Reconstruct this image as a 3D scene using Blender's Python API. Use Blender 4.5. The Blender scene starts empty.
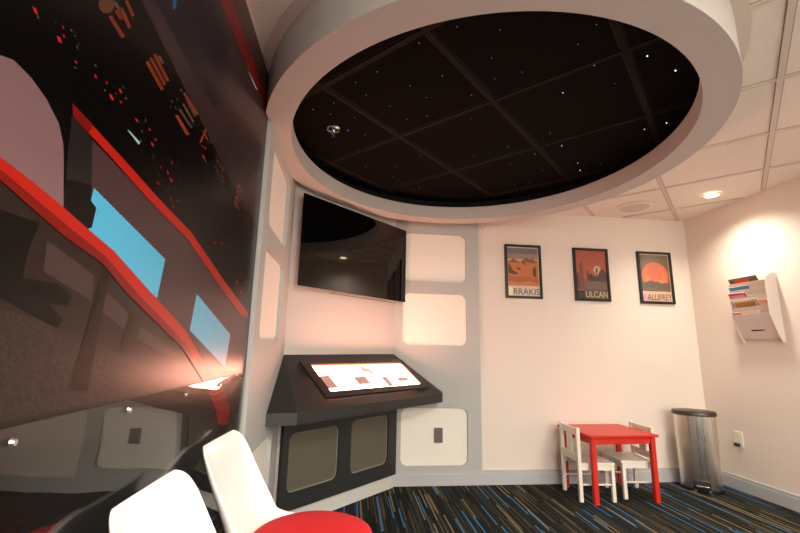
import bpy, bmesh, math, random
from mathutils import Vector, Matrix

# ---------------------------------------------------------------- camera, world, exposure
SC = bpy.context.scene
COL = SC.collection
random.seed(7)
PI = math.pi
S = math.sqrt(0.5)
cam_d = bpy.data.cameras.new('camera'); cam = bpy.data.objects.new('camera', cam_d); COL.objects.link(cam)
cam_d.sensor_width = 36.0; cam_d.lens = 415.86 / 800 * 36.0; cam_d.clip_start = 0.05
PITCH, ROLL, YAW, CAMZ = math.radians(11.213), math.radians(1.119), math.radians(6.323), 1.0527
fwd = Vector((math.sin(YAW)*math.cos(PITCH), math.cos(YAW)*math.cos(PITCH), math.sin(PITCH)))
r0 = Vector((math.cos(YAW), -math.sin(YAW), 0)); u0 = r0.cross(fwd)
rr = r0*math.cos(ROLL) + u0*math.sin(ROLL); uu = -r0*math.sin(ROLL) + u0*math.cos(ROLL)
cam.matrix_world = Matrix(((rr.x, uu.x, -fwd.x, 0), (rr.y, uu.y, -fwd.y, 0), (rr.z, uu.z, -fwd.z, CAMZ), (0, 0, 0, 1)))
SC.camera = cam
SC.view_settings.view_transform = 'Standard'; SC.view_settings.look = 'None'
SC.view_settings.gamma = 1.0; SC.view_settings.use_curve_mapping = False
SC.view_settings.exposure = 0.17
world = bpy.data.worlds.new('world'); SC.world = world; world.use_nodes = True
world.node_tree.nodes['Background'].inputs['Color'].default_value = (0.5, 0.45, 0.42, 1)
world.node_tree.nodes['Background'].inputs['Strength'].default_value = 0.02

def lamp(name, kind, loc, power, color, rot=(0, 0, 0), size=0.1, spot=None, blend=0.6, size_y=None):
    l = bpy.data.lights.new(name, kind); l.energy = power; l.color = color
    if kind == 'AREA':
        l.size = size
        if size_y: l.shape = 'RECTANGLE'; l.size_y = size_y
    elif kind == 'SPOT':
        l.spot_size = math.radians(spot); l.spot_blend = blend; l.shadow_soft_size = size
    else: l.shadow_soft_size = size
    o = bpy.data.objects.new(name, l); COL.objects.link(o); o.location = loc; o.rotation_euler = rot
    return o
WARM = (1.0, 0.90, 0.75)
NEUT = (1.0, 0.98, 0.90)
# recessed downlights of the room (the first is the one in view), troffers further back
lamp('downlight_lamp', 'SPOT', (2.806, 2.845, 2.285), 58, WARM, size=0.045, spot=142, blend=1.0)
lamp('downlight_lamp', 'SPOT', (2.20, 0.85, 2.285), 135, WARM, size=0.045, spot=150, blend=0.9)
lamp('downlight_lamp', 'SPOT', (0.55, 0.35, 2.285), 90, NEUT, size=0.045, spot=118, blend=0.9)
lamp('troffer_lamp', 'AREA', (0.9, -0.95, 2.29), 85, NEUT, size=1.1, size_y=0.5)
lamp('troffer_lamp', 'AREA', (1.9, -2.3, 2.29), 115, NEUT, size=1.1, size_y=0.5)
# added pinkish fill light, set at an invented window behind the camera
lamp('added_pink_fill', 'AREA', (1.4, -3.1, 1.45), 36, (1.0, 0.84, 0.78), rot=(PI/2, 0, 0), size=2.6, size_y=1.3)

# ---------------------------------------------------------------- materials
def lin(c): return c/12.92 if c <= 0.04045 else ((c+0.055)/1.055)**2.4
def rgb(r, g, b): return (lin(r/255), lin(g/255), lin(b/255), 1)
def mat(name, col, rough=0.6, metal=0.0, spec=0.5, emit=None, es=1.0, coat=0.0, noise=None, bump=None):
    m = bpy.data.materials.new(name); m.use_nodes = True
    nt = m.node_tree; b = nt.nodes['Principled BSDF']
    b.inputs['Base Color'].default_value = col; b.inputs['Roughness'].default_value = rough
    b.inputs['Metallic'].default_value = metal; b.inputs['Specular IOR Level'].default_value = spec
    if coat: b.inputs['Coat Weight'].default_value = coat; b.inputs['Coat Roughness'].default_value = 0.05
    if emit: b.inputs['Emission Color'].default_value = emit; b.inputs['Emission Strength'].default_value = es
    if noise or bump:
        tc = nt.nodes.new('ShaderNodeTexCoord')
    if noise:
        sc, amt = noise
        n = nt.nodes.new('ShaderNodeTexNoise'); n.inputs['Scale'].default_value = sc; n.inputs['Detail'].default_value = 4
        nt.links.new(tc.outputs['Object'], n.inputs['Vector'])
        mx = nt.nodes.new('ShaderNodeMix'); mx.data_type = 'RGBA'; mx.blend_type = 'MULTIPLY'; mx.inputs[0].default_value = 1
        cr = nt.nodes.new('ShaderNodeMapRange'); cr.inputs['From Min'].default_value = 0.3; cr.inputs['From Max'].default_value = 0.7
        cr.inputs['To Min'].default_value = 1-amt; cr.inputs['To Max'].default_value = 1+amt
        nt.links.new(n.outputs['Fac'], cr.inputs['Value'])
        mx.inputs[6].default_value = col; nt.links.new(cr.outputs['Result'], mx.inputs[7])
        nt.links.new(mx.outputs[2], b.inputs['Base Color'])
    if bump:
        sc, st = bump
        n = nt.nodes.new('ShaderNodeTexNoise'); n.inputs['Scale'].default_value = sc; n.inputs['Detail'].default_value = 3
        nt.links.new(tc.outputs['Object'], n.inputs['Vector'])
        bp = nt.nodes.new('ShaderNodeBump'); bp.inputs['Strength'].default_value = st; bp.inputs['Distance'].default_value = 0.002
        nt.links.new(n.outputs['Fac'], bp.inputs['Height']); nt.links.new(bp.outputs['Normal'], b.inputs['Normal'])
    return m
def clear_mat(name, ior=1.5, wavy=0.0, rough=0.0, tint=(1, 1, 1, 1)):
    m = bpy.data.materials.new(name); m.use_nodes = True; nt = m.node_tree; nt.nodes.clear()
    out = nt.nodes.new('ShaderNodeOutputMaterial'); mx = nt.nodes.new('ShaderNodeMixShader')
    tr = nt.nodes.new('ShaderNodeBsdfTransparent'); tr.inputs['Color'].default_value = tint
    gl = nt.nodes.new('ShaderNodeBsdfGlossy'); gl.inputs['Roughness'].default_value = rough
    geo = nt.nodes.new('ShaderNodeNewGeometry'); dt = nt.nodes.new('ShaderNodeVectorMath'); dt.operation = 'DOT_PRODUCT'
    nt.links.new(geo.outputs['Normal'], dt.inputs[0]); nt.links.new(geo.outputs['Incoming'], dt.inputs[1])
    ms = []
    for op, v in (('ABSOLUTE', None), ('SUBTRACT', 1), ('POWER', 5), ('MULTIPLY_ADD', None)):
        n = nt.nodes.new('ShaderNodeMath'); n.operation = op; ms.append(n)
    nt.links.new(dt.outputs['Value'], ms[0].inputs[0]); ms[1].inputs[0].default_value = 1; nt.links.new(ms[0].outputs[0], ms[1].inputs[1])
    nt.links.new(ms[1].outputs[0], ms[2].inputs[0]); ms[2].inputs[1].default_value = 5
    f0 = ((ior-1)/(ior+1))**2; nt.links.new(ms[2].outputs[0], ms[3].inputs[0]); ms[3].inputs[1].default_value = 1-f0; ms[3].inputs[2].default_value = f0
    nt.links.new(ms[3].outputs[0], mx.inputs[0]); nt.links.new(tr.outputs[0], mx.inputs[1]); nt.links.new(gl.outputs[0], mx.inputs[2])
    nt.links.new(mx.outputs[0], out.inputs['Surface'])
    if wavy:
        tc = nt.nodes.new('ShaderNodeTexCoord'); n = nt.nodes.new('ShaderNodeTexNoise'); n.inputs['Scale'].default_value = 5; n.inputs['Detail'].default_value = 1
        nt.links.new(tc.outputs['Object'], n.inputs['Vector'])
        bp = nt.nodes.new('ShaderNodeBump'); bp.inputs['Strength'].default_value = 1; bp.inputs['Distance'].default_value = wavy
        nt.links.new(n.outputs['Fac'], bp.inputs['Height'])
        nt.links.new(bp.outputs['Normal'], gl.inputs['Normal'])
    return m
def carpet_mat():
    m = mat('striped_carpet', (0.02, 0.02, 0.02, 1), rough=0.95, spec=0.15); nt = m.node_tree; N = nt.nodes; L = nt.links
    b = N['Principled BSDF']; tc = N.new('ShaderNodeTexCoord'); sp = N.new('ShaderNodeSeparateXYZ'); L.new(tc.outputs['Object'], sp.inputs[0])
    def mth(op, a, v=None, c=None):
        n = N.new('ShaderNodeMath'); n.operation = op
        for i, x in enumerate((a, v, c)):
            if x is None: continue
            if isinstance(x, (int, float)): n.inputs[i].default_value = x
            else: L.new(x, n.inputs[i])
        return n.outputs[0]
    def wn(a, v=None):
        n = N.new('ShaderNodeTexWhiteNoise'); n.noise_dimensions = '2D'
        c = N.new('ShaderNodeCombineXYZ'); L.new(a, c.inputs[0])
        if v is not None:
            if isinstance(v, (int, float)): c.inputs[1].default_value = v
            else: L.new(v, c.inputs[1])
        L.new(c.outputs[0], n.inputs['Vector']); return n.outputs['Value']
    col = mth('FLOOR', mth('DIVIDE', sp.outputs[0], 0.0085))
    off = wn(col, 3.7); ln = mth('MULTIPLY_ADD', wn(col, 9.1), 0.35, 0.28)
    seg = mth('FLOOR', mth('ADD', mth('DIVIDE', sp.outputs[1], ln), mth('MULTIPLY', off, 7)))
    val = wn(col, seg)
    cr = N.new('ShaderNodeValToRGB'); cr.color_ramp.interpolation = 'CONSTANT'; e = cr.color_ramp.elements
    e[0].position = 0; e[0].color = rgb(26, 28, 25)
    stops = [(0.30, rgb(40, 42, 37)), (0.50, rgb(58, 56, 46)), (0.62, rgb(16, 17, 18)), (0.76, rgb(82, 75, 58)), (0.83, rgb(36, 50, 58)), (0.865, rgb(138, 124, 94)),
             (0.905, rgb(90, 84, 66)), (0.928, rgb(52, 124, 182)), (0.965, rgb(24, 24, 22))]
    e[1].position = stops[0][0]; e[1].color = stops[0][1]
    for p, c in stops[1:]:
        x = e.new(p); x.color = c
    L.new(val, cr.inputs[0]); L.new(cr.outputs[0], b.inputs['Base Color'])
    n = N.new('ShaderNodeTexNoise'); n.inputs['Scale'].default_value = 500; L.new(tc.outputs['Object'], n.inputs['Vector'])
    bp = N.new('ShaderNodeBump'); bp.inputs['Strength'].default_value = 0.5; bp.inputs['Distance'].default_value = 0.003
    L.new(n.outputs['Fac'], bp.inputs['Height']); L.new(bp.outputs['Normal'], b.inputs['Normal'])
    return m
def steel_mat():
    m = mat('brushed_steel', rgb(226, 220, 210), 0.30, metal=1.0); nt = m.node_tree; b = nt.nodes['Principled BSDF']
    b.inputs['Anisotropic'].default_value = 0.85
    t = nt.nodes.new('ShaderNodeTangent'); t.direction_type = 'RADIAL'; t.axis = 'Z'; nt.links.new(t.outputs[0], b.inputs['Tangent'])
    tc = nt.nodes.new('ShaderNodeTexCoord'); mp = nt.nodes.new('ShaderNodeMapping'); mp.inputs['Scale'].default_value = (28, 28, 0.3)
    n = nt.nodes.new('ShaderNodeTexNoise'); n.inputs['Scale'].default_value = 1.0; nt.links.new(tc.outputs['Object'], mp.inputs[0]); nt.links.new(mp.outputs[0], n.inputs[0])
    cr = nt.nodes.new('ShaderNodeMapRange'); cr.inputs['To Min'].default_value = 0.12; cr.inputs['To Max'].default_value = 0.5; nt.links.new(n.outputs['Fac'], cr.inputs['Value']); nt.links.new(cr.outputs['Result'], b.inputs['Roughness'])
    return m
M = dict(
    wall=mat('wall_paint', rgb(228, 217, 206), 0.75, bump=(180, 0.15)),
    corner=mat('alcove_wall_paint', rgb(198, 193, 188), 0.7, bump=(180, 0.15)),
    grey=mat('grey_panel_paint', rgb(178, 180, 177), 0.6),
    inset=mat('white_inset_paint', rgb(238, 234, 222), 0.6),
    base=mat('grey_baseboard', rgb(182, 184, 186), 0.5),
    basew=mat('white_grey_baseboard', rgb(200, 200, 196), 0.5),
    tile=mat('ceiling_tile', rgb(238, 228, 218), 0.9, noise=(60, 0.03), bump=(300, 0.3)),
    tee=mat('ceiling_tee', rgb(214, 200, 190), 0.5),
    gap=mat('tile_gap', rgb(160, 146, 134), 0.9),
    ring=mat('ring_paint', rgb(190, 187, 183), 0.7),
    dark=mat('star_tile', rgb(10, 7, 4), 0.9, spec=0.1, noise=(40, 0.15)),
    darktee=mat('star_tee', rgb(20, 12, 7), 0.7, spec=0.15),
    darkgap=mat('star_gap', rgb(4, 3, 3), 0.9),
    star=mat('fibre_star', rgb(0, 0, 0), 0.5, emit=(0.75, 0.82, 1, 1), es=0.8),
    star2=mat('fibre_star_bright', rgb(0, 0, 0), 0.5, emit=(0.55, 0.65, 1, 1), es=5),
    board=mat('charcoal_board', rgb(38, 41, 40), 0.45, bump=(400, 0.2)),
    console=mat('charcoal_laminate', rgb(40, 42, 41), 0.45, spec=0.45, bump=(400, 0.2)),
    bezel=mat('black_bezel', rgb(38, 33, 31), 0.4),
    mesh=mat('grey_beige_mesh', rgb(92, 88, 74), 0.55, noise=(500, 0.15)),
    meshrim=mat('mesh_rim', rgb(128, 124, 110), 0.35),
    screen=None,
    black=mat('black_plastic', rgb(9, 8, 8), 0.55),
    tvglass=mat('tv_glass', rgb(6, 5, 5), 0.03, spec=0.55),
    tvedge=mat('tv_edge', rgb(120, 108, 104), 0.25, metal=0.6),
    red=mat('red_lacquer', rgb(205, 38, 22), 0.4),
    redfab=mat('red_fabric', rgb(200, 14, 22), 0.85, noise=(300, 0.08), bump=(500, 0.4)),
    white=mat('white_lacquer', rgb(232, 226, 212), 0.4),
    shell=mat('white_shell_plastic', rgb(238, 234, 228), 0.22, spec=0.5),
    steel=steel_mat(),
    chrome=mat('chrome', rgb(215, 212, 208), 0.12, metal=1.0),
    lid=mat('dark_bin_lid', rgb(58, 44, 38), 0.35),
    plate=mat('white_plate', rgb(238, 230, 214), 0.4),
    slot=mat('outlet_slot', rgb(52, 44, 38), 0.5),
    plasticw=mat('white_file_plastic', rgb(222, 210, 200), 0.4),
    spk=mat('speaker_grille', rgb(214, 200, 188), 0.7, noise=(200, 0.06)),
    glow=mat('downlight_glow', (1, 1, 1, 1), 0.5, emit=(1, 0.85, 0.6, 1), es=14),
    glown=mat('troffer_glow', (1, 1, 1, 1), 0.5, emit=(1, 0.93, 0.82, 1), es=3),
    pinkfill=mat('pink_fill_glow', (1, 1, 1, 1), 0.5, emit=(1, 0.75, 0.68, 1), es=2),  # pinkish glow for the added window, a fill source
    glass=clear_mat('clear_pane'),
    guard=clear_mat('clear_acrylic', wavy=0.0012, ior=1.62, tint=(0.96, 0.96, 0.95, 1)),
    frame=mat('black_frame', rgb(16, 14, 13), 0.35),
)

# ---------------------------------------------------------------- mesh helpers
def wpos(o):
    p = Vector((0, 0, 0))
    while o: p += o.location; o = o.parent
    return p
def obj(name, bm, m, parent=None, smooth=False, local=False, keep=False):
    me = bpy.data.meshes.new(name)
    if parent and not local:
        bmesh.ops.translate(bm, vec=-wpos(parent), verts=bm.verts)
    if not keep: bmesh.ops.recalc_face_normals(bm, faces=bm.faces)
    bm.to_mesh(me); bm.free()
    for x in (m if isinstance(m, (list, tuple)) else [m]): me.materials.append(x)
    o = bpy.data.objects.new(name, me); COL.objects.link(o); o.parent = parent
    if smooth:
        for p in me.polygons: p.use_smooth = True
        if smooth != 'all':
            try: me.set_sharp_from_angle(angle=math.radians(35))
            except Exception: pass
    return o
def tag(o, label=None, cat=None, group=None, kind=None):
    if label: o['label'] = label
    if cat: o['category'] = cat
    if group: o['group'] = group
    if kind: o['kind'] = kind
    return o
def thing(name, label, cat, loc=(0, 0, 0), rz=0, group=None):
    o = bpy.data.objects.new(name, None); COL.objects.link(o); o.location = loc; o.rotation_euler = (0, 0, rz)
    o.empty_display_size = 0.05
    return tag(o, label, cat, group)
def struct(name, bm, m, parent=None, **k):
    o = obj(name, bm, m, parent, **k)
    if not parent: o['kind'] = 'structure'
    return o
def copy_tree(o, parent=None):
    c = o.copy(); COL.objects.link(c)
    if parent: c.parent = parent
    for ch in [x for x in bpy.data.objects if x.parent == o]: copy_tree(ch, c)
    return c
def B(): return bmesh.new()
def box(bm, x0, y0, z0, x1, y1, z1, bev=0, mi=0, mtx=None):
    vs = [bm.verts.new(v) for v in ((x0, y0, z0), (x1, y0, z0), (x1, y1, z0), (x0, y1, z0), (x0, y0, z1), (x1, y0, z1), (x1, y1, z1), (x0, y1, z1))]
    fs = [bm.faces.new([vs[i] for i in f]) for f in ((3, 2, 1, 0), (4, 5, 6, 7), (0, 1, 5, 4), (1, 2, 6, 5), (2, 3, 7, 6), (3, 0, 4, 7))]
    for f in fs: f.material_index = mi
    if bev:
        es = list({e for f in fs for e in f.edges})
        r = bmesh.ops.bevel(bm, geom=es, offset=bev, segments=2, affect='EDGES', profile=0.6)
        vs = list({v for f in r['faces'] for v in f.verts} | {v for v in vs if v.is_valid})
        for f in r['faces']: f.material_index = mi
    if mtx is not None:
        seen = set(vs)
        for v in seen:
            if v.is_valid: v.co = mtx @ v.co
    return vs
def prism(bm, pts, d, mi=0):
    """closed polygon (3d points) extruded by the vector d"""
    d = Vector(d); a = [bm.verts.new(p) for p in pts]; b = [bm.verts.new(Vector(p)+d) for p in pts]; n = len(a)
    f1 = bm.faces.new(a); f2 = bm.faces.new(b[::-1]); fs = [f1, f2]
    for i in range(n): fs.append(bm.faces.new((a[i], b[i], b[(i+1) % n], a[(i+1) % n])))
    for f in fs: f.material_index = mi
    return a+b
def tube(bm, p0, p1, r0_, r1_=None, n=16, caps=True, mi=0):
    r1_ = r0_ if r1_ is None else r1_; p0 = Vector(p0); p1 = Vector(p1); d = (p1-p0).normalized()
    a = d.orthogonal().normalized(); b = d.cross(a)
    A = [bm.verts.new(p0+(a*math.cos(2*PI*i/n)+b*math.sin(2*PI*i/n))*r0_) for i in range(n)]
    C = [bm.verts.new(p1+(a*math.cos(2*PI*i/n)+b*math.sin(2*PI*i/n))*r1_) for i in range(n)]
    fs = [bm.faces.new((A[i], A[(i+1) % n], C[(i+1) % n], C[i])) for i in range(n)]
    if caps: fs += [bm.faces.new(A[::-1]), bm.faces.new(C)]
    for f in fs: f.material_index = mi
def lathe(bm, prof, c, n=48, closed=True, sx=1, sy=1, rz=0, mi=0):
    """revolve (r, z) profile about the vertical axis through c; closed profile = tube section"""
    c = Vector(c); rings = []
    for r, z in prof:
        ring = []
        for i in range(n):
            t = 2*PI*i/n; x, y = r*math.cos(t)*sx, r*math.sin(t)*sy
            ring.append(bm.verts.new(c+Vector((x*math.cos(rz)-y*math.sin(rz), x*math.sin(rz)+y*math.cos(rz), z))))
        rings.append(ring)
    m = len(rings)
    for j in range(m if closed else m-1):
        a, b = rings[j], rings[(j+1) % m]
        for i in range(n): bm.faces.new((a[i], a[(i+1) % n], b[(i+1) % n], b[i])).material_index = mi
    if not closed:
        bm.faces.new(rings[0][::-1]).material_index = mi; bm.faces.new(rings[-1]).material_index = mi
def rrect(x0, y0, x1, y1, r, n=6):
    out = []
    for cx, cy, a in ((x1-r, y1-r, 0), (x0+r, y1-r, 90), (x0+r, y0+r, 180), (x1-r, y0+r, 270)):
        for i in range(n+1):
            t = math.radians(a+90*i/n); out.append((cx+r*math.cos(t), cy+r*math.sin(t)))
    return out
def holed(bm, w0, h0, w1, h1, holes, org, U, V, d, bev=0.0):
    """flat board spanned by U, V at org with rounded-rect holes, thickness vector d"""
    org, U, V, d = Vector(org), Vector(U), Vector(V), Vector(d)
    t = bmesh.new(); outer = [t.verts.new((x, y, 0)) for x, y in ((w0, h0), (w1, h0), (w1, h1), (w0, h1))]
    es = [t.edges.new((outer[i], outer[(i+1) % 4])) for i in range(4)]
    loops = []
    for hpts in holes:
        vs = [t.verts.new((x, y, 0)) for x, y in hpts]; loops.append(vs)
        es += [t.edges.new((vs[i], vs[(i+1) % len(vs)])) for i in range(len(vs))]
    bmesh.ops.triangle_fill(t, use_beauty=True, use_dissolve=False, edges=es)
    t.verts.index_update(); P = lambda v: org+U*v.co.x+V*v.co.y
    A = [bm.verts.new(P(v)) for v in t.verts]; C = [bm.verts.new(P(v)+d) for v in t.verts]
    for f in t.faces:
        ix = [v.index for v in f.verts]; bm.faces.new([A[i] for i in ix]); bm.faces.new([C[i] for i in reversed(ix)])
    for e in t.edges:
        if len(e.link_faces) == 1:
            i, j = e.verts[0].index, e.verts[1].index; bm.faces.new((A[i], A[j], C[j], C[i]))
    t.free()
def text_mesh(name, s, size, m, parent, org, U, V, off=0.0008, extrude=0.0003, width=None):
    cu = bpy.data.curves.new(name, 'FONT'); cu.body = s; cu.size = size; cu.extrude = extrude; cu.resolution_u = 3
    o = bpy.data.objects.new(name, cu); COL.objects.link(o)
    dg = bpy.context.evaluated_depsgraph_get(); me = bpy.data.meshes.new_from_object(o.evaluated_get(dg))
    bpy.data.objects.remove(o); bpy.data.curves.remove(cu)
    xs = [v.co.x for v in me.vertices]; ys = [v.co.y for v in me.vertices]
    sx = width/(max(xs)-min(xs)) if width else 1; sy = size/(max(ys)-min(ys)); x0, y0 = min(xs), min(ys)
    U, V = Vector(U), Vector(V); N_ = U.cross(V); base = Vector(org)-wpos(parent)
    for v in me.vertices: v.co = base+U*(v.co.x-x0)*sx+V*(v.co.y-y0)*sy+N_*(v.co.z+off)
    me.name = name; me.materials.append(m)
    t = bpy.data.objects.new(name, me); COL.objects.link(t); t.parent = parent
    return t

# ---------------------------------------------------------------- the room
XL, XR, YB, YF, H = -0.4415, 3.1315, 3.5158, -3.2, 2.306
XP, YP = -0.420, 3.496          # faces of the grey cut-out panels on the left and back wall
ZS = 2.200                      # underside of the lowered soffit above the alcove
C0 = Vector((0.347, YP, 0)); TU = Vector((S, S, 0)); TN = Vector((S, -S, 0)); ZZ = Vector((0, 0, 1))
def T(s, off, z): return C0+TU*s+TN*off+ZZ*z      # along / out of / up the angled alcove wall
SL = -1.085

bm = B(); box(bm, XL-0.1, YF-0.1, -0.1, XR+0.1, YB+0.1, 0); struct('floor', bm, carpet_mat())
bm = B(); box(bm, XL-0.1, YB, 0, XR+0.1, YB+0.1, H+0.15); struct('wall_back', bm, M['wall'])
bm = B(); box(bm, XR, YF, 0, XR+0.1, YB, H+0.15); struct('wall_right', bm, M['wall'])
bm = B(); box(bm, XL-0.1, YF, 0, XL, YB, H+0.15); struct('wall_left', bm, M['inset'])
bm = B(); holed(bm, XL-0.1, 0, XR+0.1, H+0.15, [[(0.2, 0.85), (2.7, 0.85), (2.7, 2.0), (0.2, 2.0)]], (0, YF, 0), (1, 0, 0), (0, 0, 1), (0, -0.1, 0)); struct('wall_front', bm, M['wall'])
wf = bpy.data.objects.new('window_added', None); COL.objects.link(wf); wf['kind'] = 'structure'; wf.location = (1.45, YF, 0.85)  # invented window out of view, added to go with the pinkish fill
bm = B(); holed(bm, 0.2, 0.85, 2.7, 2.0, [rrect(0.25, 0.9, 1.42, 1.95, 0.002, 1), rrect(1.48, 0.9, 2.65, 1.95, 0.002, 1)], (0, YF-0.02, 0), (1, 0, 0), (0, 0, 1), (0, -0.05, 0)); obj('added_window_frame', bm, M['white'], wf)
bm = B(); box(bm, 0.24, YF-0.06, 0.89, 2.66, YF-0.055, 1.96); obj('added_pane', bm, M['pinkfill'], wf)
# the wall of the media alcove stands across the corner
bm = B(); prism(bm, [T(SL-0.012, 0, 0), T(0.012, 0, 0), T(0.012, -0.03, 0), T(SL-0.012, -0.03, 0)], (0, 0, ZS)); struct('wall_corner', bm, M['corner'])
# ceiling: tiles with recessed edges between tees, grid turned 45 degrees to the walls
bm = B(); box(bm, XL, YF, H+0.006, XR, YB, H+0.05); struct('ceiling', bm, M['tile'])
def clip(p, d, x0, y0, x1, y1):
    t0, t1 = -1e9, 1e9
    for a, b, lo, hi in ((p[0], d[0], x0, x1), (p[1], d[1], y0, y1)):
        u, v = (lo-a)/b, (hi-a)/b; t0 = max(t0, min(u, v)); t1 = min(t1, max(u, v))
    return (t0, t1) if t1-t0 > 0.05 else None
def tee_bars(bm, lines, rect, z0, z1, w, mi=0, ends=0.0):
    for p, d in lines:
        dz = 0.0003 if d[1] < 0 else 0.0
        c = clip(p, d, *rect)
        if not c: continue
        a = Vector((p[0]+d[0]*c[0], p[1]+d[1]*c[0], 0)); b = Vector((p[0]+d[0]*c[1], p[1]+d[1]*c[1], 0)); n = Vector((-d[1], d[0], 0))*w/2
        a += Vector((d[0], d[1], 0))*w; b -= Vector((d[0], d[1], 0))*w
        prism(bm, [a-n+ZZ*(z0+dz), b-n+ZZ*(z0+dz), b+n+ZZ*(z0+dz), a+n+ZZ*(z0+dz)], (0, 0, z1-z0), mi)
TA, TB, TT = 0.290, 1.8136, 0.605
lines = [(((TA+i*TT)*S, -(TA+i*TT)*S), (S, S)) for i in range(-8, 12)]+[(((TB+i*TT)*S, (TB+i*TT)*S), (S, -S)) for i in range(-9, 8)]
bm = B(); tee_bars(bm, lines, (XL, YF, XR, YB), H+0.0045, H+0.006, 0.032, 1); tee_bars(bm, lines, (XL, YF, XR, YB), H, H+0.0045, 0.024, 0)
struct('trim_1', bm, [M['tee'], M['gap']])
# lowered soffit over the alcove, cut back to the ring
RC = Vector((0.664, 2.140, 0)); RI, RO, ZR, RSY = 1.022, 1.146, 2.108, 1.048
pts = []
for i in range(40):
    t = math.radians(196-(196-68)*i/39); pts.append((RC.x+1.15*math.cos(t), RC.y+1.15*RSY*math.sin(t)))
pts = [p for p in pts if p[0] > XL+0.002]
out_ = pts+[(pts[-1][0], YB-0.001), (0.36, YB-0.001)]
out_ += [(XL+0.001, 2.74), (XL+0.001, pts[0][1])]
bm = B(); prism(bm, [(x, y, ZS) for x, y in out_], (0, 0, H-ZS)); struct('trim_2', bm, M['corner'])
# grey cladding panels with rounded openings over the white wall
HZ = ((0.145, 0.585), (1.088, 1.522), (1.630, 2.052))
bm = B(); holed(bm, 0.347, 0.10, 1.086, ZS, [rrect(0.420, a, 0.970, b, 0.055) for a, b in HZ], (0, YP, 0), (1, 0, 0), (0, 0, 1), (0, 0.0195, 0)); struct('trim_3', bm, M['grey'])
bm = B(); box(bm, 0.385, YB-0.002, 0.12, 1.03, YB, 2.1); struct('trim_4', bm, M['inset'])
bm = B(); holed(bm, 1.868, 0.0, 2.729, ZS, [rrect(1.975, a, 2.520, b, 0.055) for a, b in HZ], (XP, 0, 0), (0, 1, 0), (0, 0, 1), (-0.021, 0, 0)); struct('trim_5', bm, M['grey'])
# baseboards
bm = B(); box(bm, 0.347, YP-0.006, 0, XR-0.02, YB, 0.085, 0); box(bm, 0.347, YP-0.001, 0.085, XR-0.02, YB, 0.105, 0); struct('baseboard_back', bm, M['base'])
bm = B(); box(bm, XR-0.02, YF, 0, XR, YB, 0.085, 0); box(bm, XR-0.014, YF, 0.085, XR, YB, 0.105, 0); struct('baseboard_right', bm, M['base'])
bm = B(); prism(bm, [T(SL+0.02, 0, 0), T(-0.005, 0, 0), T(-0.005, 0.03, 0), T(SL+0.005, 0.03, 0)], (0, 0, 0.10)); struct('baseboard_corner', bm, M['basew'])

# ---------------------------------------------------------------- ceiling ring with its star field
ring = thing('ceiling_ring', 'large round light grey ceiling ring framing the black star ceiling', 'ceiling ring', (RC.x, RC.y, ZR))
def cut_left(bm):   # the ring is let into the mural wall
    g = bm.verts[:]+bm.edges[:]+bm.faces[:]
    r = bmesh.ops.bisect_plane(bm, geom=g, plane_co=(XL+0.006, 0, 0), plane_no=(-1, 0, 0), clear_outer=True)
    es = [e for e in r['geom_cut'] if isinstance(e, bmesh.types.BMEdge)]
    bmesh.ops.holes_fill(bm, edges=es)
bm = B(); lathe(bm, [(RI, ZR), (RO, ZR), (RO, H-0.001), (RO-0.012, H-0.001), (RO-0.012, ZR+0.013), (RI+0.012, ZR+0.013), (RI+0.012, ZR+0.10), (RI, ZR+0.10)], (RC.x, RC.y, 0), n=128, sy=RSY)
cut_left(bm); obj('soffit_band', bm, M['ring'], ring, smooth=True)
bm = B(); lathe(bm, [(RO-0.0125, ZR+0.02), (RO-0.0125, H-0.012), (RO-0.016, H-0.012), (RO-0.016, ZR+0.02)], (RC.x, RC.y, 0), n=96, sy=RSY); cut_left(bm); obj('inner_liner', bm, M['darkgap'], ring)
bm = B(); lathe(bm, [(RO+0.001, H-0.004), (RO+0.045, H-0.004), (RO+0.045, H-0.001), (RO+0.001, H-0.001)], (RC.x, RC.y, 0), n=128, sy=RSY)
cut_left(bm); obj('edge_moulding', bm, M['tee'], ring, smooth=True)
starc = thing('star_ceiling', 'black tiled star field ceiling with tiny white points inside the ring', 'star ceiling', (RC.x, RC.y, H-0.012))
ZD = H-0.012
bm = B(); lathe(bm, [(0.001, ZD), (RO-0.0165, ZD), (RO-0.0165, H-0.001), (0.001, H-0.001)], (RC.x, RC.y, 0), n=96, closed=False, sy=RSY)
cut_left(bm); obj('black_tiles', bm, M['dark'], starc)
def chord(p, d, w, z0, z1, bm):
    px, py = p[0]-RC.x, p[1]-RC.y; bq = px*d[0]+py*d[1]; cq = px*px+py*py-(RO-0.02)**2; q = bq*bq-cq
    if q <= 0.01: return
    t0, t1 = -bq-math.sqrt(q), -bq+math.sqrt(q); a = Vector((p[0]+d[0]*t0, p[1]+d[1]*t0, 0)); b = Vector((p[0]+d[0]*t1, p[1]+d[1]*t1, 0))
    if a.x < XL+0.02: a += (b-a)*((XL+0.02-a.x)/(b.x-a.x))
    n = Vector((-d[1], d[0], 0))*w/2
    if d[1] < 0: z0 += 0.0004
    prism(bm, [a-n+ZZ*z0, b-n+ZZ*z0, b+n+ZZ*z0, a+n+ZZ*z0], (0, 0, z1-z0))
dl = [((c*S, -c*S), (S, S)) for c in (-2.05, -1.435, -0.83, -0.23, 0.37)]
dv = [((c*S, c*S), (S, -S)) for c in (0.56, 1.165, 1.765, 2.37, 2.97)]
bm = B()
for p, d in dl+dv: chord(p, d, 0.04, ZD-0.0015, ZD-0.0002, bm)
obj('tile_joints', bm, M['darkgap'], starc)
bm = B()
for p, d in dl+dv: chord(p, d, 0.024, ZD-0.007, ZD-0.0016, bm)
obj('ceiling_grid', bm, M['darktee'], starc)
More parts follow.
